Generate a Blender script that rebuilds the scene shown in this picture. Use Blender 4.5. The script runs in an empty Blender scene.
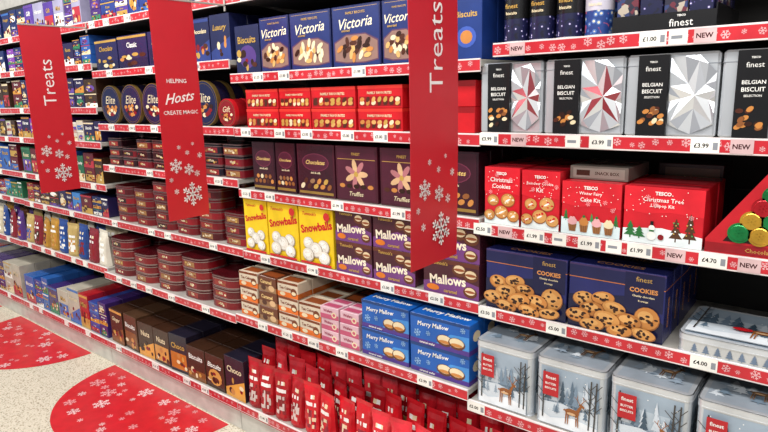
import bpy, math, random
from mathutils import Matrix, Vector
R=random.Random(7)
sc=bpy.context.scene
try:
    sc.view_settings.view_transform='Standard'; sc.view_settings.look='None'
except Exception: pass

# ---------------------------------------------------------------- materials
MC={}
def lin(h):
    h=h.lstrip('#');c=[int(h[i:i+2],16)/255 for i in(0,2,4)]
    return [(x/12.92 if x<=.04045 else ((x+.055)/1.055)**2.4) for x in c]
def M(h,rough=.27,metal=0.0,var=.12,name=None,bump=0):
    k=(h,rough,metal,var,name,bump)
    if k in MC:return MC[k]
    m=bpy.data.materials.new(name or ('print_'+h.strip('#')));m.use_nodes=True
    nt=m.node_tree;b=nt.nodes['Principled BSDF'];c=lin(h)
    b.inputs['Roughness'].default_value=rough;b.inputs['Metallic'].default_value=metal
    tc=nt.nodes.new('ShaderNodeTexCoord');n=nt.nodes.new('ShaderNodeTexNoise');n.inputs['Scale'].default_value=14
    n.inputs['Detail'].default_value=3
    nt.links.new(tc.outputs['Object'],n.inputs['Vector'])
    r=nt.nodes.new('ShaderNodeValToRGB')
    r.color_ramp.elements[0].position=.3;r.color_ramp.elements[1].position=.7
    r.color_ramp.elements[0].color=[x*(1-var) for x in c]+[1]
    r.color_ramp.elements[1].color=[min(1,x*(1+var)) for x in c]+[1]
    nt.links.new(n.outputs['Fac'],r.inputs['Fac']);nt.links.new(r.outputs['Color'],b.inputs['Base Color'])
    if bump:
        bp=nt.nodes.new('ShaderNodeBump');bp.inputs['Strength'].default_value=bump
        bp.inputs['Distance'].default_value=.004
        n2=nt.nodes.new('ShaderNodeTexNoise');n2.inputs['Scale'].default_value=45
        nt.links.new(tc.outputs['Object'],n2.inputs['Vector'])
        nt.links.new(n2.outputs['Fac'],bp.inputs['Height']);nt.links.new(bp.outputs['Normal'],b.inputs['Normal'])
    MC[k]=m;return m
def ramp_mat(name,kind,scale,stops,rough=.4,metal=0,const=True,detail=2):
    if name in MC:return MC[name]
    m=bpy.data.materials.new(name);m.use_nodes=True;nt=m.node_tree;b=nt.nodes['Principled BSDF']
    b.inputs['Roughness'].default_value=rough;b.inputs['Metallic'].default_value=metal
    tc=nt.nodes.new('ShaderNodeTexCoord')
    if kind=='vor':
        n=nt.nodes.new('ShaderNodeTexVoronoi');o=n.outputs['Distance']
    elif kind=='cell':
        n=nt.nodes.new('ShaderNodeTexVoronoi');o=n.outputs['Color']
    else:
        n=nt.nodes.new('ShaderNodeTexNoise');n.inputs['Detail'].default_value=detail;o=n.outputs['Fac']
    n.inputs['Scale'].default_value=scale
    nt.links.new(tc.outputs['Object'],n.inputs['Vector'])
    r=nt.nodes.new('ShaderNodeValToRGB');cr=r.color_ramp
    if const:cr.interpolation='CONSTANT'
    while len(cr.elements)<len(stops):cr.elements.new(.5)
    for e,(p,h) in zip(cr.elements,stops):e.position=p
    for e,(p,h) in zip(cr.elements,stops):e.position=p;e.color=lin(h)+[1]
    nt.links.new(o,r.inputs['Fac']);nt.links.new(r.outputs['Color'],b.inputs['Base Color'])
    MC[name]=m;return m

# ---------------------------------------------------------------- mesh builder
class B:
    def __init__(s,name):s.name=name;s.v=[];s.f=[];s.mi=[];s.sm=[];s.mats=[];s.T=None
    def add(s,vs,fs,mat,smooth=False):
        o=len(s.v)
        if s.T is not None:vs=[s.T@Vector(v) for v in vs]
        s.v.extend([tuple(v) for v in vs])
        if mat not in s.mats:s.mats.append(mat)
        i=s.mats.index(mat)
        for f in fs:
            s.f.append([a+o for a in f]);s.mi.append(i);s.sm.append(smooth)
    def cbox(s,x0,x1,y0,y1,z0,z1,mat,c=.0016):
        cx,cy,cz=(x0+x1)/2,(y0+y1)/2,(z0+z1)/2;h=((x1-x0)/2,(y1-y0)/2,(z1-z0)/2)
        c=min(c,min(h)*.4);vs=[];ix={}
        for sx in(-1,1):
            for sy in(-1,1):
                for sz in(-1,1):
                    for k in range(3):
                        g=[h[0]-c,h[1]-c,h[2]-c];g[k]=h[k]
                        ix[(sx,sy,sz,k)]=len(vs);vs.append((cx+sx*g[0],cy+sy*g[1],cz+sz*g[2]))
        fs=[]
        def V(a,b_,sa,sb,k,sk,kk):
            t=[0,0,0];t[k]=sk;t[a]=sa;t[b_]=sb;return ix[(t[0],t[1],t[2],kk)]
        for k in range(3):
            a,b_=(k+1)%3,(k+2)%3
            for sk in(-1,1):
                q=[V(a,b_,-1,-1,k,sk,k),V(a,b_,1,-1,k,sk,k),V(a,b_,1,1,k,sk,k),V(a,b_,-1,1,k,sk,k)]
                fs.append(q if sk>0 else q[::-1])
            for sa in(-1,1):
                for sb in(-1,1):
                    def W(sk,kk):
                        t=[0,0,0];t[k]=sk;t[a]=sa;t[b_]=sb;return ix[(t[0],t[1],t[2],kk)]
                    q=[W(-1,a),W(1,a),W(1,b_),W(-1,b_)]
                    fs.append(q if sa*sb<0 else q[::-1])
        for sx in(-1,1):
            for sy in(-1,1):
                for sz in(-1,1):
                    q=[ix[(sx,sy,sz,0)],ix[(sx,sy,sz,1)],ix[(sx,sy,sz,2)]]
                    fs.append(q if sx*sy*sz>0 else q[::-1])
        s.add(vs,fs,mat)
    def prism(s,prof,z0,z1,mside,mtop=None,smooth=True):
        n=len(prof);vs=[(x,y,z0) for x,y in prof]+[(x,y,z1) for x,y in prof]
        s.add(vs,[(i,(i+1)%n,n+(i+1)%n,n+i) for i in range(n)],mside,smooth)
        s.add(vs[n:],[list(range(n))],mtop or mside);s.add(vs[:n],[list(range(n))[::-1]],mside)
    def tin(s,x0,x1,y0,y1,z0,z1,r,body,rim,lid,lidh=.012,ov=.002):
        def rr(e,r):
            p=[]
            for (cx,cy,a0) in((x1-r,y1-r,0),(x0+r,y1-r,90),(x0+r,y0+r,180),(x1-r,y0+r,270)):
                for k in range(6):
                    a=math.radians(a0+k*18);p.append((cx+(r+e)*math.cos(a),cy+(r+e)*math.sin(a)))
            return p
        zl=z1-lidh
        s.prism(rr(-ov,r),z0,zl,body)
        s.prism(rr(0,r),zl,zl+.003,rim);s.prism(rr(-.0006,r),zl+.003,z1-.002,lid);s.prism(rr(0,r),z1-.004,z1-.002,rim);s.prism(rr(-.003,r),z1-.002,z1,rim,lid)
        s.prism(rr(0,r),z0,z0+.003,rim)
    def cyl(s,c,ax,r,h,mat,mcap=None,n=32,r2=None):
        ax=Vector(ax).normalized();a=ax.orthogonal().normalized();b=ax.cross(a);c=Vector(c);r2=r if r2 is None else r2
        v0=[c+a*(r*math.cos(t))+b*(r*math.sin(t)) for t in[2*math.pi*i/n for i in range(n)]]
        v1=[c+ax*h+a*(r2*math.cos(t))+b*(r2*math.sin(t)) for t in[2*math.pi*i/n for i in range(n)]]
        s.add(v0+v1,[(i,(i+1)%n,n+(i+1)%n,n+i) for i in range(n)],mat,True)
        s.add(v1,[list(range(n))],mcap or mat);s.add(v0,[list(range(n))[::-1]],mcap or mat)
    def build(s):
        xs=[v[0] for v in s.v];ys=[v[1] for v in s.v];zs=[v[2] for v in s.v]
        o=((min(xs)+max(xs))/2,(min(ys)+max(ys))/2,min(zs))
        me=bpy.data.meshes.new(s.name)
        me.from_pydata([(v[0]-o[0],v[1]-o[1],v[2]-o[2]) for v in s.v],[],s.f)
        for m in s.mats:me.materials.append(m)
        me.polygons.foreach_set('material_index',s.mi);me.polygons.foreach_set('use_smooth',s.sm);me.update()
        ob=bpy.data.objects.new(s.name,me);ob.location=o;sc.collection.objects.link(ob);return ob

TC={}
def text_mesh(t,bold=0,sh=0):
    k=(t,bold,sh)
    if k in TC:return TC[k]
    cu=bpy.data.curves.new('t','FONT');cu.body=t;cu.resolution_u=2 if len(t)<12 else 1;cu.offset=bold;cu.shear=sh
    o=bpy.data.objects.new('t',cu);sc.collection.objects.link(o)
    dg=bpy.context.evaluated_depsgraph_get();me=bpy.data.meshes.new_from_object(o.evaluated_get(dg))
    vs=[(v.co.x,v.co.y) for v in me.vertices];fs=[tuple(p.vertices) for p in me.polygons]
    bpy.data.objects.remove(o);bpy.data.meshes.remove(me)
    if not vs: vs=[(0,0),(1,0),(0,1)];fs=[(0,1,2)]
    x0=min(v[0] for v in vs);x1=max(v[0] for v in vs);y0=min(v[1] for v in vs);y1=max(v[1] for v in vs)
    vs=[((x-x0)/(x1-x0)-.5,(y-y0)/(y1-y0)-.5) for x,y in vs]
    TC[k]=(vs,fs,(x1-x0)/(y1-y0));return TC[k]

class P:   # flat printed panel
    def __init__(s,b,O,U,V,N,step=.00009):
        s.b=b;s.O=Vector(O);s.U=Vector(U);s.V=Vector(V);s.N=Vector(N);s.k=3;s.step=step
    def pt(s,u,v,l):return s.O+s.U*u+s.V*v+s.N*(l*s.step)
    def poly(s,pts,mat):
        s.k+=1;s.b.add([s.pt(u,v,s.k) for u,v in pts],[list(range(len(pts)))],mat)
    def rect(s,u0,v0,u1,v1,mat):s.poly([(u0,v0),(u1,v0),(u1,v1),(u0,v1)],mat)
    def ell(s,u,v,a,c,mat,n=14,rot=0):
        cr,sr=math.cos(rot),math.sin(rot);q=[]
        for i in range(n):
            t=2*math.pi*i/n;x,y=a*math.cos(t),c*math.sin(t);q.append((u+x*cr-y*sr,v+x*sr+y*cr))
        s.poly(q,mat)
    def line(s,u0,v0,u1,v1,w,mat,keep=False,w2=None):
        d=math.hypot(u1-u0,v1-v0) or 1;nx,ny=-(v1-v0)/d*w/2,(u1-u0)/d*w/2;k=1 if w2 is None else w2/w
        if keep:s.k-=1
        s.poly([(u0+nx,v0+ny),(u0-nx,v0-ny),(u1-nx*k,v1-ny*k),(u1+nx*k,v1+ny*k)],mat)
    def txt(s,t,u,v,w,h,mat,bold=.02,rot=0,fit=False,sh=0):
        vs,fs,asp=text_mesh(t,bold,sh)
        if not fit:
            if w/h>asp:w=h*asp
            else:h=w/asp
        cr,sr=math.cos(rot),math.sin(rot);s.k+=1
        s.b.add([s.pt(u+x*w*cr-y*h*sr,v+x*w*sr+y*h*cr,s.k) for x,y in vs],fs,mat)
    def flake(s,u,v,r,mat,lv=2,rot=0.3):
        s.k+=1;w=r*.13
        for i in range(6):
            a=rot+i*math.pi/3;ca,sa=math.cos(a),math.sin(a)
            s.line(u,v,u+r*ca,v+r*sa,w,mat,True)
            if lv>=1:
                for f,l in([(.55,.38)] if lv==1 else[(.38,.3),(.66,.3)]):
                    for sg in(-1,1):
                        bx,by=u+r*f*ca,v+r*f*sa;e=a+sg*.9
                        s.line(bx,by,bx+l*r*math.cos(e),by+l*r*math.sin(e),w*.85,mat,True)
def front(b,x,y,z):return P(b,(x,y,z),(1,0,0),(0,0,1),(0,-1,0))
def right(b,x,y,z):return P(b,(x,y,z),(0,1,0),(0,0,1),(1,0,0))
def top(b,x,y,z):return P(b,(x,y,z),(1,0,0),(0,1,0),(0,0,1))

WHITE=M('#e9e6e0');GOLD=M('#c9a04e',.3,.3);CREAM=M('#dccba6');RED=M('#bd1a22');BLACK=M('#121113')
SILVER=M('#d6d9dd',.25,.6,.04);NAVY=M('#161c42');BROWN=M('#4a2417');COOK=M('#bd7c3e');COOKD=M('#85502a');CHOC=M('#30160d')
DRED=M('#7c121c');ORANGE=M('#d0701f');GREEN=M('#2a6a36');GREY=M('#85888e');PLUM=M('#331220')

def cookie(p,u,v,r,mat=COOK,chips=7,chip=CHOC,sq=.8,rot=0):
    p.ell(u,v,r,r*sq,COOKD,16,rot);p.ell(u,v+r*.05,r*.93,r*sq*.92,mat,16,rot);p.ell(u-r*.1,v+r*.16,r*.6,r*sq*.5,M('#d09a5a'),12,rot)
    for i in range(chips):
        a=R.uniform(0,6.28);d=R.uniform(.1,.75)*r
        p.ell(u+d*math.cos(a),v+d*math.sin(a)*sq,r*R.uniform(.1,.2),r*R.uniform(.08,.15),chip,6)
def deer(p,u,v,s,mat):
    p.ell(u,v+.5*s,.26*s,.13*s,mat);p.line(u+.17*s,v+.52*s,u+.3*s,v+.8*s,.13*s,mat,w2=.08*s)
    p.ell(u+.34*s,v+.84*s,.11*s,.055*s,mat,10,-.4)
    for a in(-.2,-.13,.14,.2):p.line(u+a*s,v+.48*s,u+a*s*1.15,v,.055*s,mat,w2=.03*s)
    for sg in(-1,1):
        x=u+.29*s;y=v+.88*s
        p.line(x,y,x+sg*.12*s,y+.16*s,.025*s,mat);p.line(x+sg*.12*s,y+.16*s,x+sg*.1*s,y+.32*s,.02*s,mat)
        p.line(x+sg*.11*s,y+.16*s,x+sg*.22*s,y+.25*s,.02*s,mat)
    p.line(u-.25*s,v+.56*s,u-.3*s,v+.5*s,.05*s,mat)
    p.ell(u-.02*s,v+.44*s,.16*s,.05*s,M('#c9a27a'),10)
def fir(p,u,v,w,h,mat):
    p.line(u,v,u,v+h*.3,w*.1,mat)
    for k in range(3):
        a=v+h*(.15+.25*k);ww=w*(1-.25*k)/2;p.poly([(u-ww,a),(u+ww,a),(u,a+h*.38)],mat)

# ---------------------------------------------------------------- column of packs
def column(name,x0,x1,y0,d,nd,z,h,nh,body,design=None,side=None,topd=None,jit=.002,bodies=None,gap=.0015,yaw=0):
    b=B(name)
    for k in range(nh):
        for j in range(nd):
            dx=R.uniform(-jit,jit) if j else 0
            ya=y0+j*d+(R.uniform(0,.004) if k else 0)
            m=body if not bodies else R.choice(bodies)
            za=z+k*h+.0005;zb=z+(k+1)*h-.0003
            if yaw and j==0:
                c=Vector(((x0+x1)/2,ya+d/2,0));b.T=Matrix.Translation(c)@Matrix.Rotation(R.uniform(-yaw,yaw),4,'Z')@Matrix.Translation(-c)
            b.cbox(x0+gap+dx,x1-gap+dx,ya,ya+d-.002,za,zb,m)
            if j==0 and design:design(front(b,x0+gap,ya,za),x1-x0-2*gap,zb-za)
            if side:side(right(b,x1-gap+dx,ya,za),d-.002,zb-za)
            if k==nh-1 and topd:topd(top(b,x0+gap+dx,ya,zb),x1-x0-2*gap,d-.002)
            b.T=None
    return b.build()

# ---- designs
def d_victoria(p,w,h):
    p.rect(.005,.005,w-.005,h-.005,M('#1f2c64'))
    p.rect(.012,h*.955,w-.012,h*.96,GOLD)
    p.txt('Victoria',w*.5,h*.72,w*.84,h*.17,M('#efe4c4'),.005,.05,sh=.35)
    p.txt('FAMILY BISCUITS',w*.5,h*.88,w*.4,h*.05,GOLD)
    p.poly([(w*.04,h*.1),(w*.3,h*.06),(w*.7,h*.06),(w*.96,h*.1),(w*.96,h*.42),(w*.7,h*.54),(w*.3,h*.54),(w*.04,h*.42)],M('#5a3a52'))
    p.poly([(w*.06,h*.12),(w*.3,h*.08),(w*.7,h*.08),(w*.94,h*.12),(w*.94,h*.4),(w*.7,h*.52),(w*.3,h*.52),(w*.06,h*.4)],M('#8a6a60'))
    for i in range(20):
        a=i*2.4;d=(i/20)**.5
        p.ell(w*(.5+.36*d*math.cos(a)),h*(.3+.17*d*math.sin(a)),w*.08,h*.04,R.choice([COOK,CREAM,BROWN,M('#cfa566'),M('#e4d3ac'),CHOC]),10,R.random()*2)
    p.txt('assorted',w*.3,h*.6,w*.3,h*.04,GOLD)
def d_blue2(p,w,h):
    p.rect(0,h*.8,w,h*.97,M('#0f1533'));p.txt('Biscuits',w*.5,h*.6,w*.7,h*.12,GOLD)
    p.ell(w*.5,h*.3,w*.32,h*.14,M('#3c56a8'),16);p.ell(w*.5,h*.3,w*.2,h*.09,COOK,12)
def d_redtub(p,w,h):
    p.rect(0,h*.86,w,h,M('#d5332a'));p.rect(w*.03,h*.1,w*.97,h*.52,M('#8a1018'))
    n=7
    for i in range(n):
        for q in(0,1):
            p.ell(w*(.1+.8*i/(n-1)),h*(.24+.15*q),w*.055,h*.1,R.choice([COOK,CREAM,M('#cf9d5a'),BROWN,GOLD]),9,R.random())
    p.txt('FAMILY FAVOURITES',w*.5,h*.68,w*.55,h*.15,CREAM)
def s_redtub(p,w,h):p.rect(0,h*.86,w,h,M('#cf2f28'))
def d_plum(p,w,h):
    p.rect(w*.04,h*.03,w*.96,h*.97,M('#35121f'))
    p.ell(w*.5,h*.66,w*.36,h*.17,M('#6a2a40'),18);p.ell(w*.5,h*.66,w*.34,h*.155,M('#4a1a2c'),18);p.txt('Chocolates',w*.5,h*.66,w*.6,h*.08,M('#e0bd70'),.01,0,sh=.3)
    p.txt('dark & milk',w*.5,h*.46,w*.4,h*.04,CREAM)
    for i in range(9):p.ell(w*(.14+.09*i),h*(.2+.1*(i%2)),w*.07,h*.045,R.choice([BROWN,COOKD,M('#8f6a4b'),GOLD,CREAM,COOK]),10,R.random())
    p.rect(w*.04,h*.05,w*.96,h*.1,M('#8f6f34'))
def d_plum2(p,w,h):
    p.rect(w*.05,h*.04,w*.95,h*.96,M('#4a1a2b'));p.txt('FINEST',w*.5,h*.86,w*.4,h*.05,GOLD)
    p.rect(w*.05,h*.76,w*.95,h*.77,GOLD)
    for i in range(7):
        a=i*.9;p.ell(w*.5+w*.15*math.cos(a),h*.5+w*.15*math.sin(a),w*.13,w*.055,M('#a86a6e' if i%2 else '#cda67c'),10,a)
    for i in range(5):p.ell(w*(.16+.17*i),h*.28,w*.07,h*.04,R.choice([BROWN,CREAM,COOK,CHOC]),9)
    p.ell(w*.5,h*.5,w*.05,w*.05,GOLD,10);p.txt('Truffles',w*.5,h*.14,w*.6,h*.08,CREAM,.01,0,sh=.3)
def d_snowball(p,w,h):
    p.rect(0,h*.93,w,h,M('#d8ac00'))
    p.txt("Tunnock's",w*.32,h*.87,w*.45,h*.06,RED,.02,sh=.3)
    p.txt('Snowballs',w*.51,h*.66,w*.94,h*.26,M('#bd161a'),.04,.2)
    for u,v,r in((.27,.36,.16),(.72,.34,.17),(.5,.27,.19),(.27,.17,.17),(.75,.16,.17)):
        p.ell(w*u,h*v,w*r,w*r*.9,M('#a08f7e'),18);p.ell(w*u-w*.01,h*v+w*.012,w*r*.92,w*r*.8,M('#d9d3c8'),18);p.ell(w*u-w*.03,h*v+w*.03,w*r*.55,w*r*.45,M('#ece9e2'),14)
        for i in range(14):p.ell(w*u+R.uniform(-.6,.6)*w*r,h*v+R.uniform(-.6,.6)*w*r,.002,.0015,M('#a89884'),5)
    p.rect(w*.05,h*.02,w*.95,h*.06,RED)
    p.ell(w*.86,h*.86,w*.09,w*.09,M('#c02c25'),12)
def d_mallow(p,w,h):
    p.poly([(0,0),(w,0),(w,h*.4),(w*.6,h*.55),(0,h*.3)],M('#6c3874'))
    p.rect(0,h*.88,w,h,M('#5a2a20'));p.txt("Tunnock's",w*.3,h*.88,w*.42,h*.1,GOLD)
    for u,v,r in((.66,.76,.13),(.86,.66,.13),(.85,.2,.12)):
        p.ell(w*u,h*v,w*r,w*r*.75,M('#5b2e1a'),14);p.ell(w*u,h*v+.004,w*r*.75,w*r*.5,M('#d4bd98'),12);p.ell(w*u,h*v+.002,w*r*.75,w*r*.18,M('#8a4a2a'),12)
    p.txt('Mallows',w*.45,h*.43,w*.8,h*.27,M('#e6d8c0'),.03,.06)
    p.ell(w*.18,h*.16,w*.12,h*.09,ORANGE,12);p.txt('caramel',w*.5,h*.12,w*.35,h*.1,GOLD)
def d_merry(p,w,h):
    p.rect(0,0,w,h*.16,M('#4a3080'));p.rect(0,h*.9,w,h,M('#123a72'))
    p.txt('Merry Mallow',w*.4,h*.7,w*.72,h*.2,WHITE,.02,.05,sh=.2)
    p.poly([(w*.45,h*.16),(w,h*.16),(w,h*.62),(w*.7,h*.58)],M('#3f86c9'))
    for u in(.6,.8):
        p.ell(w*u,h*.32,w*.14,h*.2,M('#5b3220'),14);p.ell(w*u,h*.35,w*.12,h*.15,M('#dccaa6'),14)
        p.ell(w*u,h*.27,w*.1,h*.06,COOK,10)
    p.flake(w*.13,h*.36,h*.14,M('#9cc4e4'),1);p.flake(w*.32,h*.42,h*.09,M('#9cc4e4'),1);p.flake(w*.9,h*.8,h*.1,M('#9cc4e4'),1)
    p.txt('caramel wafer',w*.3,h*.08,w*.45,h*.08,WHITE)
def s_merry(p,w,h):
    p.rect(0,0,w,h*.16,M('#4a3080'));p.ell(w*.5,h*.55,w*.25,h*.18,M('#dccaa6'),12)
def d_tea(p,w,h):
    p.rect(0,0,w,h*.34,M('#d2651a'));p.rect(0,h*.84,w,h,M('#6e3216'))
    p.txt('Tea Cakes',w*.4,h*.6,w*.6,h*.22,M('#6e2510'),.03);p.ell(w*.8,h*.4,w*.15,h*.26,M('#6a3218'),12);p.ell(w*.8,h*.33,w*.11,h*.12,CREAM,12)
    p.ell(w*.25,h*.2,w*.14,h*.13,CREAM,10)
def d_tea2(p,w,h):
    p.rect(0,0,w,h*.35,M('#8f6a48'));p.txt('Caramel',w*.45,h*.65,w*.7,h*.25,M('#dcb87a'),.03)
    p.ell(w*.75,h*.28,w*.17,h*.2,M('#caa478'),12);p.ell(w*.3,h*.25,w*.14,h*.18,BROWN,10)
def d_pink(p,w,h):
    p.rect(0,0,w,h*.4,M('#b8506e'));p.txt('Wafers',w*.42,h*.68,w*.6,h*.25,M('#8e1f40'),.03);p.ell(w*.75,h*.4,w*.14,h*.25,CREAM,10);p.ell(w*.75,h*.4,w*.08,h*.14,M('#c2556f'),8)
def d_cookies(p,w,h):
    p.rect(0,h*.80,w,h*.97,M('#191b45'));p.rect(0,h*.78,w,h*.792,M('#b96c28'));p.rect(0,h*.97,w,h,M('#3a2a55'))
    p.poly([(0,0),(w,0),(w,h*.3),(w*.6,h*.62),(0,h*.5)],M('#131638'))
    p.rect(w*.60,h*.45,w*.985,h*.985,M('#10123a'))
    p.txt('finest',w*.79,h*.9,w*.2,h*.07,GOLD,.0)
    p.txt('COOKIES',w*.79,h*.74,w*.28,h*.07,M('#d08a4a'),.03);p.txt('Chunky chocolate',w*.79,h*.65,w*.26,h*.04,CREAM);p.txt('& orange',w*.79,h*.58,w*.12,h*.035,CREAM)
    for u,v,r,s in((.17,.46,.125,.7),(.38,.52,.13,.6),(.5,.4,.13,.6),(.84,.34,.13,1.0),(.27,.33,.14,.6),(.66,.25,.14,.65),(.12,.2,.14,.6),(.44,.22,.15,.62),(.28,.1,.14,.5),(.82,.11,.13,.5),(.58,.09,.14,.5)):
        cookie(p,w*u,h*v,w*r,R.choice([COOK,M('#c28748'),M('#a96c34')]),9,CHOC,s,R.uniform(-.2,.2))
def s_cookies(p,w,h):
    p.rect(0,h*.78,w,h*.792,M('#b96c28'));p.txt('COOKIES',w*.5,h*.42,h*.45,w*.3,M('#d08a4a'),.02,math.pi/2)
def d_kit(kind):
    def f(p,w,h):
        p.poly([(0,h*.58),(w*.3,h*.53),(w*.6,h*.58),(w,h*.54),(w,h),(0,h)],M('#d0222e'))
        if kind<2:
            p.poly([(0,0),(w,0),(w,h*.12),(w*.5,h*.2),(0,h*.14)],M('#d9e2e0'))
            for (u,v,r) in((.25,.42,.17),(.68,.44,.2),(.5,.22,.2),(.16,.16,.16),(.84,.17,.17)):
                cookie(p,w*u,h*v,w*r,M('#c28f52') if kind else M('#b57b40'),5,RED if kind else CREAM,.9)
                p.ell(w*u,h*v,w*r*.4,w*r*.12,WHITE,8,.5)
        elif kind==2:
            p.poly([(0,h*.0),(w,h*.0),(w,h*.22),(w*.6,h*.3),(w*.3,h*.25),(0,h*.32)],M('#cfdfe0'))
            fir(p,w*.08,h*.25,w*.1,h*.22,GREEN);fir(p,w*.93,h*.2,w*.1,h*.25,GREEN);fir(p,w*.53,h*.25,w*.08,h*.18,M('#3f8a50'))
            for u in(.2,.4,.62,.82):
                p.poly([(w*u-w*.055,h*.06),(w*u+w*.055,h*.06),(w*u+w*.075,h*.2),(w*u-w*.075,h*.2)],M('#8e5e36'))
                for q in(-.03,0,.03):p.line(w*(u+q),h*.07,w*(u+q*1.2),h*.19,.0015,M('#6a4022'))
                c=R.choice([CREAM,M('#d9a2a4'),BROWN,COOK])
                p.ell(w*u,h*.25,w*.085,h*.07,c,12);p.ell(w*u,h*.3,w*.055,h*.05,c,12);p.ell(w*u,h*.36,w*.025,w*.025,R.choice([RED,GREEN]),8)
        else:
            p.poly([(0,0),(w,0),(w,h*.2),(w*.5,h*.3),(0,h*.24)],M('#dbe3e3'))
            for u,hh in((.68,.4),(.85,.5),(.1,.3),(.22,.22)):fir(p,w*u,h*.08,w*.17,h*hh,M('#4f3320') if u>.5 else GREEN)
            for u in(.65,.68,.71,.82,.85,.88):
                for q in(0,1):p.ell(w*(u+R.uniform(-.01,.01)),h*R.uniform(.2,.42),w*.011,w*.011,R.choice([RED,GOLD,WHITE,M('#4a9a5a')]),6)
            p.ell(w*.38,h*.15,w*.06,w*.06,WHITE,12);p.ell(w*.38,h*.29,w*.04,w*.04,WHITE,12);p.line(w*.35,h*.24,w*.41,h*.24,.005,GREEN);p.ell(w*.5,h*.14,w*.04,w*.04,DRED,12)
            p.rect(w*.36,h*.34,w*.40,h*.41,BLACK)
        p.txt('TESCO',w*.5,h*.9,w*.3,h*.065,WHITE,.04)
        s=['Christmas Cookies','Reindeer Cookie Kit','Winter Fairy Cake Kit','Christmas Tree Lollipop Kit'][kind]
        a=s.split(' ');k=(len(a)+1)//2
        p.txt(' '.join(a[:k]),w*.5,h*.79,w*.7,h*.075,WHITE,.01);p.txt(' '.join(a[k:]),w*.5,h*.68,w*.7,h*.075,WHITE,.01)
        for i in range(22):p.ell(R.uniform(.04,.96)*w,R.uniform(.5,.97)*h,.0014,.0014,WHITE,6)
        for i in range(3):p.flake(R.uniform(.06,.94)*w,R.uniform(.5,.95)*h,.007,M('#e8a8aa'),1,R.random())
    return f
def gen(pal,words,acc):
    def f(p,w,h):
        c=R.choice(acc);k=R.randint(0,3)
        if k==0:p.rect(0,0,w,h*.3,c)
        elif k==1:p.ell(w*.5,h*.35,w*.36,h*.24,c,14)
        elif k==2:p.rect(w*.06,h*.08,w*.94,h*.52,c)
        else:p.poly([(0,0),(w,0),(w,h*.5),(0,h*.2)],c)
        for i in range(R.randint(5,10)):
            p.ell(w*R.uniform(.12,.88),h*R.uniform(.12,.45),w*R.uniform(.05,.12),h*R.uniform(.04,.09),R.choice([COOK,CHOC,CREAM,GOLD,BROWN,DRED]),9)
        if R.random()<.6:p.rect(0,h*.9,w,h*.97,R.choice(acc))
        p.txt(R.choice(words),w*.5,h*.7,w*.75,h*.16,R.choice([GOLD,WHITE,CREAM]),.02,sh=R.choice([0,.3]))
    return f

# ---------------------------------------------------------------- shelving
BX=[-5.962,-4.712,-3.462,-2.212,-.962,.288]
lev={
 0:[(2.0,0),(1.78,0),(1.535,0),(1.335,0),(1.085,0),(.885,0),(.585,-.05),(.15,-.1)],
 1:[(2.0,0),(1.78,0),(1.535,0),(1.335,0),(1.085,0),(.88,0),(.59,-.05),(.15,-.1)],
 2:[(2.0,0),(1.735,0),(1.442,0),(1.207,0),(.88,0),(.575,-.07),(.15,-.1)],
 3:[(2.0,0),(1.672,0),(1.44,0),(1.165,0),(.875,0),(.587,-.07),(.15,-.1)],
 4:[(2.0,0),(1.713,0),(1.445,0),(1.152,0),(.868,0),(.555,-.07),(.15,-.1)]}
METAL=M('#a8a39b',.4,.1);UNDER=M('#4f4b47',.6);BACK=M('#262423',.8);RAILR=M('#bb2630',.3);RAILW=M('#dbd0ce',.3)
LABW=M('#e4e1d8',.5);FL=M('#e6bcbd',.5);KICK=M('#bdb9b0',.35)
prices=['£1.00','£3.99','£1.99','£3.00','£5.00','£4.70','£2.50','£1.25']
labs={(4,1.713):[(-.84,'NEW'),(-.46,'£1.00'),(-.40,'x'),(-.34,'NEW')],
      (4,1.445):[(-.93,'£3.99'),(-.83,'NEW'),(-.66,'x'),(-.58,'£3.99'),(-.32,'£3.99'),(-.24,'NEW')],
      (4,1.152):[(-.95,'£2.50'),(-.87,'NEW'),(-.77,'£1.99'),(-.69,'x'),(-.60,'£1.99'),(-.53,'x'),(-.46,'£1.99'),(-.37,'NEW'),(-.28,'£4.70'),(-.2,'NEW')],
      (4,.868):[(-.93,'£3.50'),(-.69,'£5.00'),(-.28,'£4.00')],
      (4,.555):[(-.93,'£5.00'),(-.5,'£5.00')]}
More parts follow.
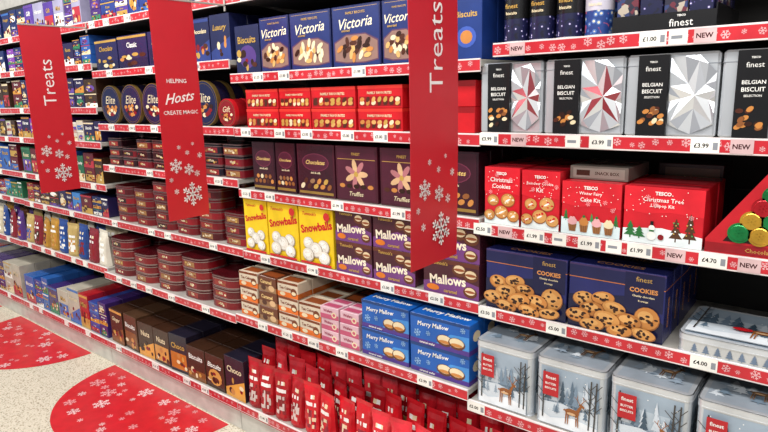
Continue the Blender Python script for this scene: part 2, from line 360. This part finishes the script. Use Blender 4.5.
for i in range(5):
    XA,xb=BX[i]+.002,BX[i+1]-.002
    b=B('shelving_back_panel')
    b.cbox(XA,xb,.47,.5,.0,2.35,BACK,.002)
    for k in range(1,9):b.cbox(XA+.04,xb-.04,.4685,.4705,k*.25,k*.25+.003,UNDER,.0005)
    b.build()
    for (z,yf) in lev[i]:
        xa=XA+(.04 if (i,z)==(4,1.713) else 0)
        b=B('supermarket_shelf')
        base=z<.2;t=.022
        b.cbox(xa,xb,yf+.004,.467,z-t,z,METAL,.002)
        if not base:
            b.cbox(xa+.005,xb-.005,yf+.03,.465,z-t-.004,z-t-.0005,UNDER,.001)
            for x in(xa+.01,xb-.01):
                b.add([(x-.0015,.44,z-.05),(x-.0015,.44,z-t),(x-.0015,yf+.2,z-t),(x+.0015,.44,z-.05),(x+.0015,.44,z-t),(x+.0015,yf+.2,z-t)],
                      [(0,1,2),(5,4,3),(0,2,5,3),(0,3,4,1),(1,4,5,2)],METAL)
        z1=z+.003;z0=z-.038
        b.cbox(xa,xb,yf-.004,yf+.004,z0,z1,RAILW,.001)
        p=front(b,xa,yf-.004,z0);W=xb-xa;Hh=z1-z0
        p.rect(0,.0045,W,Hh-.0045,RAILR)
        n=int(W/.034);det=1 if i>=3 else 0
        for k in range(n):
            p.k=6;p.flake(.017+k*.034+R.uniform(-.006,.006),Hh*R.uniform(.35,.65),R.uniform(.006,.013),FL,det,R.random())
        L=labs.get((i,z))
        if L is None:
            L=[];x=xa+R.uniform(.05,.2)
            while x<xb-.1:
                L.append((x,R.choice(prices)));x+=R.choice([.16,.22,.3,.4])
        for (x,t_) in L:
            p.k=10
            u=x-xa
            if t_=='NEW':
                p.rect(u-.024,.003,u+.026,Hh-.003,M('#c9a9a9'));p.txt('NEW',u,Hh*.5,.038,.015,M('#3a1014'),.03)
            elif t_=='x':
                p.rect(u-.022,.003,u+.022,Hh-.003,LABW);p.rect(u-.016,Hh*.4,u+.01,Hh*.6,GREY)
            else:
                p.rect(u-.033,.002,u+.033,Hh-.002,LABW)
                if i>=2:p.txt(t_,u-.008,Hh*.5,.034,.015,BLACK,.03)
                p.rect(u+.018,Hh*.25,u+.029,Hh*.7,GREY)
        if base:
            b.cbox(xa,xb,-.09,-.075,.0005,.112,KICK,.002)
            b.cbox(xa,xb,-.096,-.09,.1,.112,M('#bb2630'),.001)
        b.build()

# ---------------------------------------------------------------- room
fl=ramp_mat('floor_vinyl','noise',95,[(0,'#6e6452'),(.38,'#9c927e'),(.46,'#c9bfab'),(.6,'#d2c9b6'),(.7,'#8d836f')],.25,0,False,5)
b=B('floor');b.cbox(-8,2.5,-4,.62,-.05,0,fl,.001);b.build()
b=B('wall_back');b.cbox(-8,2.5,.56,.62,0.0005,3.4,M('#bab6ae',.8),.001);b.build()
DEC=M('#bc1a24',.25,name='floor_vinyl_red')
for cx in(-5.75,-4.27,-2.86,-1.42):
    b=B('floor_decal');p=P(b,(cx,-.1,.0006),(1,0,0),(0,1,0),(0,0,1));n=40
    p.poly([(.56*math.cos(math.pi+math.pi*i/n),.56*math.sin(math.pi+math.pi*i/n)) for i in range(n+1)],DEC)
    pl=[];tries=0
    while len(pl)<34 and tries<3000:
        tries+=1;a=math.pi+R.uniform(.05,math.pi-.05);d=math.sqrt(R.random())*.52;r=R.choice([.016,.024,.034,.046])
        u,v=d*math.cos(a),d*math.sin(a)
        if v>-r or d+r>.54 or any(math.hypot(u-x,v-y)<(r+q)*1.15 for x,y,q in pl):continue
        pl.append((u,v,r));p.k=6;p.flake(u,v,r,M('#e4cccb') if tries%2 else M('#dba0a2'),2,R.random())
    b.build()

# ---------------------------------------------------------------- hanging banners
def banner(name,x,y0,y1,z0,z1,kind):
    b=B(name);BR=M('#be1e2a',.4,name='banner_card_red',var=.03);n=14;w=y1-y0
    g=[]
    for j in range(n+1):
        t=j/n;z=z0+(z1-z0)*t;g.append((x+.006*math.sin(t*3.0),z))
    vs=[(gx,y0,z) for gx,z in g]+[(gx,y1,z) for gx,z in g]+[(gx-.0012,y0,z) for gx,z in g]+[(gx-.0012,y1,z) for gx,z in g]
    N=n+1;fs=[]
    for j in range(n):
        fs+=[(j,N+j,N+j+1,j+1),(2*N+j,2*N+j+1,3*N+j+1,3*N+j),(j,j+1,2*N+j+1,2*N+j),(N+j,3*N+j,3*N+j+1,N+j+1)]
    fs+=[(0,2*N,3*N,N),(n,N+n,3*N+n,2*N+n)]
    b.add(vs,fs,BR)
    p=right(b,x+.0065,y0,z0);H=z1-z0
    W2=M('#ece5e1',.45)
    if kind=='treats':p.txt('Treats',w*.52,H-.29,.24,w*.32,W2,-.004,math.pi/2)
    else:
        p.txt('HELPING',w*.46,H-.31,w*.46,.022,W2,.01);p.txt('Hosts',w*.5,H-.375,w*.72,.075,W2,.012,.12,sh=.5);p.txt('CREATE MAGIC',w*.5,H-.435,w*.82,.024,W2,.01)
    for u,v,r in((.6,.10,.05),(.56,.205,.024),(.26,.225,.03),(.75,.185,.014),(.22,.12,.012),(.12,.17,.010),(.55,.275,.010),(.85,.26,.012),(.36,.3,.009),(.7,.31,.007)):
        p.flake(w*u,v,r,W2,2,.52)
    b.cbox(x-.004,x+.004,y0,-.006,z1+.0005,z1+.008,METAL,.001)
    b.cbox(x-.004,x+.004,-.012,-.006,z1-.02,z1+.03,METAL,.001)
    b.build()
banner('hanging_banner',-.955,-.392,-.155,1.085,1.985,'treats')
banner('hanging_banner',-2.205,-.366,-.172,1.08,1.955,'hosts')
banner('hanging_banner',-3.455,-.36,-.15,1.09,1.965,'treats')

# ================================================================ BAY 4 (right)
can=ramp_mat('print_navy_floral','vor',75,[(0,'#cfcadb'),(.14,'#5f558f'),(.25,'#15173a'),(.8,'#101026')],.3)
can2=ramp_mat('print_blue_floral','vor',60,[(0,'#cfc6b0'),(.22,'#4a6ba8'),(.4,'#243c7a'),(.8,'#a04a64')],.3)
z=1.7135
for j,(x,m) in enumerate([(-.87,can),(-.787,can),(-.704,can),(-.62,can2)]):
    b=B('biscuit_canister')
    for k in range(4):
        y=.055+k*.086;b.cyl((x,y,z),(0,0,1),.039,.006,SILVER);b.cyl((x,y,z+.006),(0,0,1),.038,.2,m);b.cyl((x,y,z+.206),(0,0,1),.0395,.03,M('#20204a',.3,.4))
        if k==0:
            b.cyl((x,y,z+.07),(0,0,1),.0384,.055,BLACK if m is can else M('#b9b4c0'))
            p=front(b,x,y-.0386,z+.07);p.txt('finest',0,.036,.04,.016,GOLD,.01);p.txt('biscuits',0,.016,.035,.01,CREAM,.02)
    b.build()
b=B('display_tray')
x0,x1=-.57,-.32
b.cbox(x0,x1,.012,.016,z,z+.045,BLACK);b.cbox(x0,x1,.016,.30,z,z+.004,BLACK);b.cbox(x0,x0+.004,.016,.3,z+.004,z+.06,BLACK);b.cbox(x1-.004,x1,.016,.3,z+.004,z+.06,BLACK)
p=front(b,x0,.012,z);p.txt('TESCO',.17,.036,.04,.005,WHITE,.03);p.txt('finest',.17,.019,.07,.018,WHITE,.0)
PK=[ramp_mat('print_berry','cell',90,[(0,'#15132a'),(.4,'#5f1c2c'),(.6,'#a89c8c'),(.8,'#22305e')],.4),can]
for k in range(4):
    for j in range(5):
        xx=x0+.008+k*.059;yy=.02+j*.054;b.cbox(xx,xx+.055,yy,yy+.05,z+.0045,z+.15+.01*(k%2),PK[(k+j)%2])
b.build()
FXM=[M('#d3d6da',.2,.55,.02),M('#bdc0c6',.22,.6,.02),M('#e2e4e6',.18,.5,.02)]
def silver_tin(x0,x1,tint):
    b=B('silver_biscuit_tin');z=1.4455;h=.213;w=x1-x0
    for j in range(4):
        b.cbox(x0,x1,.02+j*.1,.116+j*.1,z,z+h,SILVER,.006)
    b.cbox(x0-.0005,x1+.0005,.0195,.1165,z+h-.03,z+h-.028,M('#8a8e95',.3,.6,.04))
    lx0,lx1=.033,.108
    fx=FXM+[M(tint,.22,.5,.02)]
    def facet(u0,u1,cu,cv,rs,rot):
        H=h
        def clampray(a):
            dx,dy=math.cos(a),math.sin(a);t=9
            if dx>1e-6:t=min(t,(u1-cu)/dx)
            if dx<-1e-6:t=min(t,(u0-cu)/dx)
            if dy>1e-6:t=min(t,(H-.008-cv)/dy)
            if dy<-1e-6:t=min(t,(.008-cv)/dy)
            return cu+t*dx,cv+t*dy,t
        def Q(u,v,d):return (x0+u,.0195-d,z+v)
        C=Q(cu,cv,.008);per=[];rad=[]
        for i in range(10):
            a=rot+i*math.pi/5;pu,pv,t=clampray(a);per.append(Q(pu,pv,.0005 if i%2 else .003))
            su=min(t*.97,rs if i%2==0 else rs*.4);rad.append(Q(cu+su*math.cos(a),cv+su*math.sin(a),.006 if i%2==0 else .001))
        for i in range(10):
            j=(i+1)%10
            b.add([C,rad[i],rad[j]],[(0,1,2)],fx[3] if i%2 else fx[2])
            mid=tuple((per[i][k]+per[j][k])/2-(0,.005,0)[k] for k in range(3))
            b.add([rad[i],per[i],mid],[(0,1,2)],fx[i%2]);b.add([rad[i],mid,rad[j]],[(0,1,2)],fx[0 if i%2 else 1]);b.add([rad[j],mid,per[j]],[(0,1,2)],fx[2])
    facet(lx1+.002,w-.005,(lx1+w)/2+.006,h*.5,.085,.25)
    b.cbox(x0+lx0,x0+lx1,.006,.0195,z+.003,z+h-.003,BLACK,.001)
    p=front(b,x0+lx0,.006,z+.003);lw=lx1-lx0
    p.txt('TESCO',lw*.5,h*.89,lw*.25,.006,WHITE,.03);p.txt('finest',lw*.5,h*.81,lw*.5,.018,WHITE,.0)
    p.txt('BELGIAN',lw*.5,h*.62,lw*.66,.012,WHITE,.01);p.txt('BISCUIT',lw*.5,h*.54,lw*.66,.012,WHITE,.01);p.txt('SELECTION',lw*.5,h*.47,lw*.5,.007,WHITE,.01)
    for i in range(14):p.ell(lw*R.uniform(.15,.85),h*R.uniform(.1,.34),lw*.12,lw*.08,R.choice([COOK,CREAM,BROWN,COOKD,CHOC,COOK]),9,R.random())
    b.build()
for x0,x1,t in((-.975,-.768,'#a04a52'),(-.760,-.532,'#a04a52'),(-.527,-.305,'#ccced3'),(-.299,-.077,'#ccced3'),(-.07,.15,'#a04a52')):silver_tin(x0,x1,t)
# shelf C kits
z=1.1525;KR=M('#c01c28')
for k,(x0,x1,h,nd) in enumerate([(-.955,-.83,.185,4),(-.825,-.70,.182,4),(-.695,-.52,.158,3),(-.515,-.31,.158,3)]):
    column('baking_kit_box',x0,x1,.015,.085,nd,z,h,1,KR,d_kit(k),None,lambda p,w,d:p.rect(w*.1,d*.2,w*.9,d*.8,M('#bf2f38')))
b=B('gift_carton');b.cbox(-.69,-.52,.06,.26,1.3115,1.3515,M('#80776e'));p=front(b,-.69,.06,1.3115);p.rect(.01,.006,.16,.034,M('#a39b90'));p.rect(.02,.012,.06,.028,BROWN);p.txt('SNACK BOX',.11,.02,.07,.012,BROWN)
b.build()
b=B('gift_carton');b.cbox(-.5,-.32,.29,.43,1.153,1.345,M('#3a2022'));p=front(b,-.5,.29,1.153);p.rect(.02,.1,.17,.18,M('#6e5040'));p.txt('GIFT',.1,.14,.08,.03,CREAM);b.build()
# triangular coin box
b=B('chocolate_coin_box');x0,x1,xa=-.305,-.02,-.1625;zt=.215
for j in range(4):
    y=.015+j*.085;y2=y+.08
    vs=[(x0,y,z),(x1,y,z),(x1,y,z+.035),(xa+.015,y,z+zt),(xa-.015,y,z+zt),(x0,y,z+.035)]
    vs+=[(a,y2,c) for a,_,c in vs]
    b.add(vs,[(0,1,2,3,4,5),(11,10,9,8,7,6)]+[(i,6+i,6+(i+1)%6,(i+1)%6) for i in range(6)],M('#b81d27'))
p=front(b,x0,.015,z);w=x1-x0
p.poly([(.04,.033),(w-.04,.033),(w/2+.004,zt-.035),(w/2-.004,zt-.035)],M('#2a0f0d'))
p.rect(.0,.003,w,.027,M('#8e141d'));p.txt('Chocolate Coins',w/2,.015,w*.45,.011,GOLD,.01)
FO={'g':M('#1f8244',.25,.5,.3,None,.6),'r':M('#c0222b',.25,.5,.3,None,.6),'y':M('#d0a038',.25,.6,.3,None,.6)}
for (u,v,c) in((.075,.058,'g'),(.12,.055,'y'),(.165,.057,'r'),(.21,.056,'g'),(.1,.09,'y'),(.145,.092,'g'),(.188,.09,'r'),(.122,.125,'r'),(.165,.124,'y'),(.142,.156,'g')):
    b.cyl((x0+u,.0147,z+v),(0,-1,0),.026,.004,FO[c],n=20);b.cyl((x0+u,.0107,z+v),(0,-1,0),.021,.0015,FO[c],n=20,r2=.019)
    p2=front(b,x0+u,.0092,z+v);p2.flake(0,0,.013,FO[c],1)
b.build()
column('baking_kit_box',-.01,.2,.015,.085,3,z,.16,1,KR,d_kit(3))
z=.8685;CB=M('#20245c')
for x0,x1 in((-.945,-.667),(-.662,-.388)):
    column('cookie_box',x0,x1,.012,.085,5,z,.2,1,CB,d_cookies,s_cookies,lambda p,w,d:p.txt('COOKIES',w*.5,d*.5,w*.5,d*.4,M('#b07a40'),.02))
def snowscene(p,w,h,dx=.6,dv=.1):
    p.rect(0,0,w,h,M('#93a1ae'));p.rect(0,h*.4,w,h*.7,M('#a9b5bf'))
    for i in range(13):fir(p,w*(i+.5)/13+R.uniform(-.01,.01),h*.36,w*.13,h*R.uniform(.3,.55),R.choice([M('#56697a'),M('#75889a'),M('#3f5262'),M('#c4ccd4')]))
    p.poly([(0,0),(w,0),(w,h*.42),(w*.7,h*.36),(w*.4,h*.42),(0,h*.38)],M('#c6ced5'))
    for i in range(5):fir(p,w*R.uniform(.05,.95),h*.22,w*.09,h*R.uniform(.15,.25),R.choice([M('#5e7182'),M('#8e9dab')]))
    p.poly([(0,0),(w,0),(w,h*.16),(w*.6,h*.22),(w*.2,h*.12),(0,h*.2)],M('#dce0e4'))
    for u in(.86,.95,.06):
        p.line(w*u,h*.1,w*u+.004,h*.95,.0045,M('#3f3c3a'))
        for k in range(6):
            sg=1 if k%2 else -1
            p.line(w*u+.002,h*(.35+.09*k),w*u+sg*.02,h*(.47+.09*k),.0022,M('#3f3c3a'))
    deer(p,w*dx,h*dv,h*.46,M('#8a5228'))
    for i in range(14):p.ell(R.uniform(.03,.97)*w,R.uniform(.1,.97)*h,.0016,.0016,WHITE,6)
def flat_tin(x0,x1):
    b=B('flat_biscuit_tin');b.tin(x0,x1,-.002,.255,z,z+.055,.025,SILVER,SILVER,M('#d0d4d9',.25,.4),.02)
    p=top(b,x0+.015,.013,z+.055);w=x1-x0-.03
    snowscene(p,w,.225,.62);p.ell(w*.45,.07,.025,.012,RED,10)
    p=front(b,x0+.03,-.002+.002,z+.004);p.k=5
    for i in range(9):fir(p,(x1-x0-.06)*(i+.5)/9,.002,.02,.026,M('#65758a'))
    b.build()
flat_tin(-.35,-.04);flat_tin(-.03,.27)
z=.5555
def deer_tin(x0,x1):
    b=B('deer_biscuit_tin');h=.218
    for j in range(2):
        y0=-.055+j*.235;b.tin(x0,x1,y0,y0+.225,z,z+h,.02,M('#c6ccd2',.25,.4),SILVER,M('#cdd1d6',.2,.5),.022)
        p=top(b,x0+.015,y0+.015,z+h);p.rect(0,0,x1-x0-.03,.195,M('#a3adb7',.22,.3))
        for i in range(16):fir(p,R.uniform(.02,x1-x0-.05),R.uniform(.02,.12),.04,R.uniform(.03,.06),R.choice([M('#6e7f8e'),M('#c9cfd4'),M('#8f9dab')]))
        if j==0:deer(p,(x1-x0)*.55,.05,.08,M('#7a5a40'))
    y=-.053;p=front(b,x0+.018,y,z+.006);w=x1-x0-.036;H=h-.032
    snowscene(p,w,H,.58)
    p.rect(w*.06,H*.52,w*.34,H*.93,M('#b01a24'));p.txt('finest',w*.2,H*.84,w*.2,.011,WHITE);p.txt('BUTTER',w*.2,H*.73,w*.19,.009,WHITE,.02);p.txt('BISCUITS',w*.2,H*.65,w*.2,.009,WHITE,.02)
    pr=right(b,x1-.002,-.055+.022,z+.006);snowscene(pr,.18,H,.5)
    b.build()
for x0,x1 in((-.945,-.74),(-.73,-.515),(-.505,-.29),(-.28,-.07),(-.06,.15)):deer_tin(x0,x1)

# ================================================================ BAY 3
z=1.6725
g_blue=gen(None,['Chocolate','Luxury','Biscuits','Classic'],[M('#2c3c7a'),M('#4f3678'),M('#131a3e'),GOLD])
column('chocolate_assortment_box',-2.19,-2.03,.02,.1,3,z,.2,1,M('#1c2148'),g_blue)
for x0,x1 in((-2.025,-1.845),(-1.84,-1.615),(-1.61,-1.375),(-1.37,-1.215)):
    column('chocolate_gift_box',x0,x1,.02,.1,3,z,.218,1,M('#161f4c'),d_victoria,jit=.001)
for x0,x1 in((-1.205,-1.09),(-1.085,-.97)):column('chocolate_gift_box',x0,x1,.02,.1,3,z,.235,1,M('#1b3474'),d_blue2,jit=.001)
z=1.4405
for x0,x1 in((-2.145,-1.935),(-1.93,-1.745),(-1.74,-1.505),(-1.495,-1.285)):
    column('red_biscuit_box',x0,x1,.02,.1,4,z,.082,2,M('#be1820'),d_redtub,s_redtub)
column('red_biscuit_box',-1.26,-1.0,.03,.12,3,z,.085,2,M('#be1820'),lambda p,w,h:p.rect(0,h*.78,w,h,M('#8e1017')))
z=1.1655
for k,(x0,x1) in enumerate(((-2.14,-1.99),(-1.985,-1.86),(-1.85,-1.635),(-1.63,-1.415),(-1.405,-1.2),(-1.19,-.985))):
    column('luxury_chocolate_box',x0,x1,.03,.08,4,z,.215,1,M('#2b0f1b') if k in(0,1,5) else M('#421523'),d_plum if k in(0,1,2,5) else d_plum2)
z=.8755
for x0,x1 in((-2.205,-2.045),(-2.04,-1.845),(-1.84,-1.64)):
    column('snowball_box',x0,x1,.012,.1,4,z,.252,1,M('#e2bd18'),d_snowball,topd=lambda p,w,d:p.txt('Snowballs',w*.5,d*.5,w*.7,d*.4,RED,.03))
for x0,x1 in ((-1.63,-1.44),(-1.435,-1.235),(-1.2,-.97)):
    column('mallow_box',x0,x1,.012,.1,4,z,.128,2,M('#451b28'),d_mallow)
z=.5875
x=-2.195;kk=0
while x<-1.56:
    wd=.125;n=3 if x<-1.85 else 2
    des=[d_tea,d_tea2,d_tea,d_tea,d_tea2][kk%5];kk+=1
    column('tea_cake_box',x,x+wd,-.05 if x<-1.75 else .07,.09,4 if x<-1.75 else 3,z,.07,n,M('#c9b9a2') if des is d_tea else M('#5f301b'),des,lambda p,w,h:p.rect(0,0,w,h*.34,M('#b0571c')),lambda p,w,d:p.rect(w*.1,d*.2,w*.9,d*.8,M('#8a4420')),yaw=.06)
    x+=wd+.006
for x0 in(-1.672,-1.566):
    column('wafer_box',x0,x0+.1,-.052,.055,2,z,.05,3,M('#cfa9b2'),d_pink,None,lambda p,w,d:p.rect(w*.1,d*.2,w*.9,d*.8,M('#b8506e')),yaw=.05)
for x0,x1 in((-1.452,-1.225),(-1.218,-.97)):
    column('mallow_biscuit_box',x0,x1,-.05,.1,4,z,.11,2,M('#1757a8'),d_merry,s_merry,lambda p,w,d:p.txt('Merry Mallow',w*.5,d*.5,w*.8,d*.4,WHITE,.03))

def pouch(b,cx,cy,z0,w,h,d,body,label,yaw=0,lean=0,seed=0,lab2=None,rich=False):
    rr=random.Random(seed);NU,NV=10,14
    T=Matrix.Translation((cx,cy,z0))@Matrix.Rotation(yaw,4,'Z')@Matrix.Rotation(lean,4,'X')
    old=b.T;b.T=T
    for sgn in(-1,1):
        vs=[]
        for j in range(NV+1):
            v=j/NV;th=d/2*(max(0,1-v/.93)**.5 if v<.93 else 0)*(1 if v>.05 else .85);ww=w*(1-.06*math.sin(math.pi*min(1,v*1.05)))
            for i in range(NU+1):
                u=i/NU;prof=math.sqrt(max(0,1-abs(2*u-1)**2.6))
                off=sgn*(th*prof+.0006)+ (rr.uniform(-.0022,.0022) if 0<i<NU and v<.9 else 0)
                vs.append(((u-.5)*ww,off,v*h))
        for j in range(NV):
            for i in range(NU):
                a=j*(NU+1)+i;q=(a,a+1,a+NU+2,a+NU+1);q=q if sgn<0 else q[::-1]
                m=body
                if sgn<0:
                    if rich:
                        if 2<=j<=6 and 2<=i<=7:m=rr.choice([label,label,lab2,body])
                        if j in(8,) and 2<=i<=7:m=WHITE if rr.random()<.75 else body
                        if j in(10,) and 3<=i<=6:m=rr.choice([WHITE,CREAM,body])
                    else:
                        if 2<=j<=5 and 2<=i<=7:m=label
                        if 3<=j<=4 and 3<=i<=5 and lab2:m=lab2
                        if j in(8,9) and 2<=i<=7 and (i+j+seed)%4:m=WHITE if lab2 else GOLD
                b.add([vs[k] for k in q],[(0,1,2,3)],m,True)
    b.T=old
PR=M('#c21a24',.22,.0,.2,'pouch_foil_red');PR2=M('#a5141e',.22,.0,.2);PR3=M('#d4303a',.22,.0,.2)
PL=[M('#dc5a64'),M('#6a1320'),M('#c9b8b0'),M('#8a1f30'),M('#c29a60')]
z=.151;sd=0
for row in range(6):
    x=-2.16
    b=B('red_sweet_pouch_row')
    while x<.2:
        w=.094;h=(.225 if row==0 else .255)+R.uniform(-.014,.014)+(.02 if row>1 else 0)
        sd+=1
        k=int((x+3)*2.6)
        pouch(b,x+w/2,-.055+row*.083+R.uniform(-.008,.008),z,w,h,.075,[PR,PR3,PR2,PR][(k+sd//9)%4],PL[k%5],R.uniform(-.22,.22),R.uniform(-.03,.05),sd,[CREAM,GOLD,DRED][k%3],True)
        x+=w+.001
    b.build()

# ================================================================ BAY 2
z=1.7355
for x0,x1,h in((-3.44,-3.2,.165),(-3.19,-2.9,.17),(-2.89,-2.7,.17),(-2.69,-2.53,.18),(-2.52,-2.37,.195),(-2.365,-2.22,.2)):
    column('chocolate_assortment_box',x0,x1,.02,.1,3,z,h,1,M('#201f4c') if x0<-2.6 else M('#1c2148'),g_blue)
z=1.4425
def round_tin(cx,r,body,face,word):
    b=B('round_biscuit_tin')
    for j in range(4):
        y=.02+j*.085
        b.cyl((cx,y+.006,z+r),(0,1,0),r-.002,.07,body,n=40);b.cyl((cx,y,z+r),(0,1,0),r,.02,M('#8a6f3a',.3,.6) if face is NAVY else RED,n=40)
        if j==0:
            p=front(b,cx,y,z+r);p.ell(0,0,r*.96,r*.96,face,36);p.ell(0,0,r*.88,r*.88,M('#8a6f3a',.3,.6),36);p.ell(0,0,r*.86,r*.86,face,36)
            p.txt(word,0,r*.25,r*1.1,r*.4,CREAM,.0,sh=.3)
            for i in range(9):
                a=math.pi*(1.08+.84*i/8);p.ell(r*.55*math.cos(a),r*.5*math.sin(a),r*.14,r*.1,R.choice([COOK,CREAM,BROWN,CHOC,DRED]),10)
            for i in range(6):p.ell(r*R.uniform(-.3,.3),-r*R.uniform(.05,.3),r*.13,r*.09,R.choice([COOK,CREAM,BROWN]),10)
    b.build()
for cx in(-3.335,-3.115,-2.895,-2.675,-2.455):round_tin(cx,.106,M('#1a1530'),NAVY,'Elite')
round_tin(-2.285,.063,M('#8e1018'),DRED,'Gift')
def stack(name,x0,x1,y0,d,z,h,n,body,rim,lid,nd=2,word=None,rad=.02,labc=None):
    b=B(name)
    for j in range(nd):
        for k in range(n if j==0 else n+R.choice([0,0,1])):
            dx,dy=R.uniform(-.005,.005),R.uniform(0,.006);yy=y0+j*(d+.008)+dy
            bd=R.choice(body)
            b.tin(x0+.005+dx,x1-.005+dx,yy,yy+d-.006,z+k*h+.0003,z+(k+1)*h-.0003,rad,bd,rim,lid,h*.3,.0015)
            if j==0:
                p=front(b,x0+.005+dx+rad,yy+.0016,z+k*h);w=x1-x0-.01-2*rad;p.k=4
                p.rect(0,h*.14,w,h*.62,R.choice(labc or [M('#7a1822'),M('#2a0e12'),M('#8a2a24'),M('#8e6238')]))
                for i in range(4):p.ell(w*R.uniform(.1,.9),h*R.uniform(.25,.5),w*.08,h*.1,R.choice([COOKD,GOLD,DRED,CREAM]),7)
                if word:p.txt(word,w*.5,h*.42,w*.45,h*.24,CREAM,.02)
    b.build()
rows=[M('#6e0f18'),M('#84141e'),M('#4a0d14')]
DL=M('#17131a',.2,.2);RG=M('#9a7876',.22,.7)
z=1.2075;x=-3.44
while x<-2.3:
    stack('small_sweet_tin',x,x+.15,.02,.13,z,.052,R.choice([2,3,3]),[M('#2a1018'),M('#6a121c'),M('#16121f')],RG,DL,3,'Mints',.02);x+=.155
z=.8805;x=-3.44
while x<-2.3:
    stack('sweet_tin_stack',x,x+.2,.02,.15,z,.052,R.choice([3,4,5]),rows,RG,M('#5a1018',.18,.1),2,'Treats',.05);x+=.205
z=.5755;x=-3.44
while x<-2.3:
    stack('gift_tin_stack',x,x+.235,-.05,.19,z,.054,R.choice([3,4,4]),[M('#701018'),M('#5a0e15'),M('#7c1a1c')],M('#b09290',.2,.7),M('#480d14',.18,.1),2,'Gift',.07);x+=.243
z=.1505;x=-3.44
g_br=gen(None,['Ginger','Biscuits','Nuts','Choco'],[M('#b86a22'),M('#c98f46'),M('#7a4a22'),M('#d6963f')])
while x<-2.3:
    column('ginger_biscuit_box',x,x+.155,-.085,.11,4,z,R.choice([.18,.2,.21]),1,R.choice([M('#3a2216'),M('#4a3222'),M('#1e1a28')]),g_br,yaw=.05);x+=.16

# ================================================================ BAYS 0,1
pal=[M('#241e46'),M('#43266c'),M('#1a2758'),M('#5c1624'),M('#8a1c2a'),M('#38241a'),M('#2a56a0'),M('#c4bcac'),M('#245c40'),M('#7a3a9a'),M('#3a78b8')]
acc=[GOLD,CREAM,M('#5f4090'),M('#a82a38'),M('#3464a8'),M('#c88a34'),M('#2f7a54'),WHITE]
gg=gen(None,['Roses','Biscuits','Quality','Gift','Heroes','Mini','Nougat'],acc)
def mixrow(name,xa,xb,z,hmax,cols,y0=.02,wmin=.08,wmax=.16,des=gg,nd=3,dp=.11):
    x=xa
    while x<xb-.08:
        w=min(R.uniform(wmin,wmax),xb-x);h=hmax*R.uniform(.75,1);nh=R.choice([1,1,2,3]);
        column(name,x,x+w-.004,y0,dp,nd,z,h/nh,nh,R.choice(cols),des);x+=w
for i in(0,1):
    xa,xb=BX[i]+.02,BX[i+1]-.02
    L=lev[i]
    cs=[[pal[1],pal[2],pal[6]],[pal[2],pal[0],pal[9],pal[6]],[pal[0],pal[5],pal[3],pal[2]],[pal[1],pal[5],pal[7],pal[0],pal[9]],[pal[4],pal[7],pal[6],pal[3],pal[8],pal[5]],[pal[5],pal[3],pal[4],pal[2]]]
    for k in range(1,5):
        gap=L[k-1][0]-L[k][0]-.055
        mixrow('chocolate_assortment_box',xa,xb,L[k][0]+.0005,min(.2,gap),cs[k])
    mixrow('chocolate_assortment_box',xa,xb,L[5][0]+.0005,.13,cs[5]+[pal[8],pal[0],pal[10]])
    b=B('sweet_bag_row');zz=L[6][0]+.001
    bc=[M('#c4b89c'),M('#2a5aa0'),M('#b0965c'),M('#5a3420'),M('#1f3f80'),M('#a87a2a'),M('#7a1c28'),M('#cfc8b8'),M('#4a2a70')]
    for row in range(3):
        x=xa
        while x<xb-.13:
            sd+=1;pouch(b,x+.065,-.0+row*.12,zz,.125,R.uniform(.19,.235),.09,R.choice(bc),R.choice([M('#2a5aa0'),DRED,BROWN,GOLD,WHITE]),R.uniform(-.2,.2),R.uniform(0,.05),sd,R.choice([COOK,WHITE,BROWN]),row==0);x+=.135
    b.build()
    mixrow('biscuit_box',xa,xb,.1505,.25,[M('#a01822'),M('#24448c'),M('#b0a898'),M('#b4202a'),M('#3b2460'),M('#2a5aa0')],-.085,.1,.17)
for i in(0,1,2):
    mixrow('chocolate_assortment_box',BX[i]+.02,BX[i+1]-.02,2.0005,.2,[M('#43266c'),M('#263a80'),M('#50368c'),M('#1a2758'),M('#9a96b0')],.02,.1,.16)

# ---------------------------------------------------------------- lights
def area(name,loc,sx,sy,e,rot=(0,0,0),col=(1,.99,.97)):
    l=bpy.data.lights.new(name,'AREA');l.shape='RECTANGLE';l.size=sx;l.size_y=sy;l.energy=e;l.color=col
    o=bpy.data.objects.new(name,l);o.location=loc;o.rotation_euler=rot;sc.collection.objects.link(o)
area('front_fill_light',(-2.2,-1.15,3.3),9,.4,190,(math.radians(18),0,0))
area('front_fill_light',(-2.2,-3.4,3.3),9,.4,170,(math.radians(50),0,0))  # added frontal fill, tilted at the shelf fronts; not an actual ceiling fixture
w=bpy.data.worlds.new('World');sc.world=w;w.use_nodes=True
w.node_tree.nodes['Background'].inputs[0].default_value=(.94,.97,1,1);w.node_tree.nodes['Background'].inputs[1].default_value=.3

# ---------------------------------------------------------------- camera
yaw,pitch,roll=[math.radians(a) for a in(39.124,11.698,-1.505)]
fw=Vector((-math.sin(yaw)*math.cos(pitch),math.cos(yaw)*math.cos(pitch),-math.sin(pitch)))
r=Vector((math.cos(yaw),math.sin(yaw),0));u=r.cross(fw)
r2=r*math.cos(roll)+u*math.sin(roll);u2=-r*math.sin(roll)+u*math.cos(roll)
cd=bpy.data.cameras.new('Camera');co=bpy.data.objects.new('Camera',cd);sc.collection.objects.link(co)
cd.sensor_width=36;cd.lens=598.8/768*36;cd.clip_start=.02
mt=Matrix((r2,u2,-fw)).transposed().to_4x4();mt.translation=(0,-1.679,1.58);co.matrix_world=mt
sc.camera=co
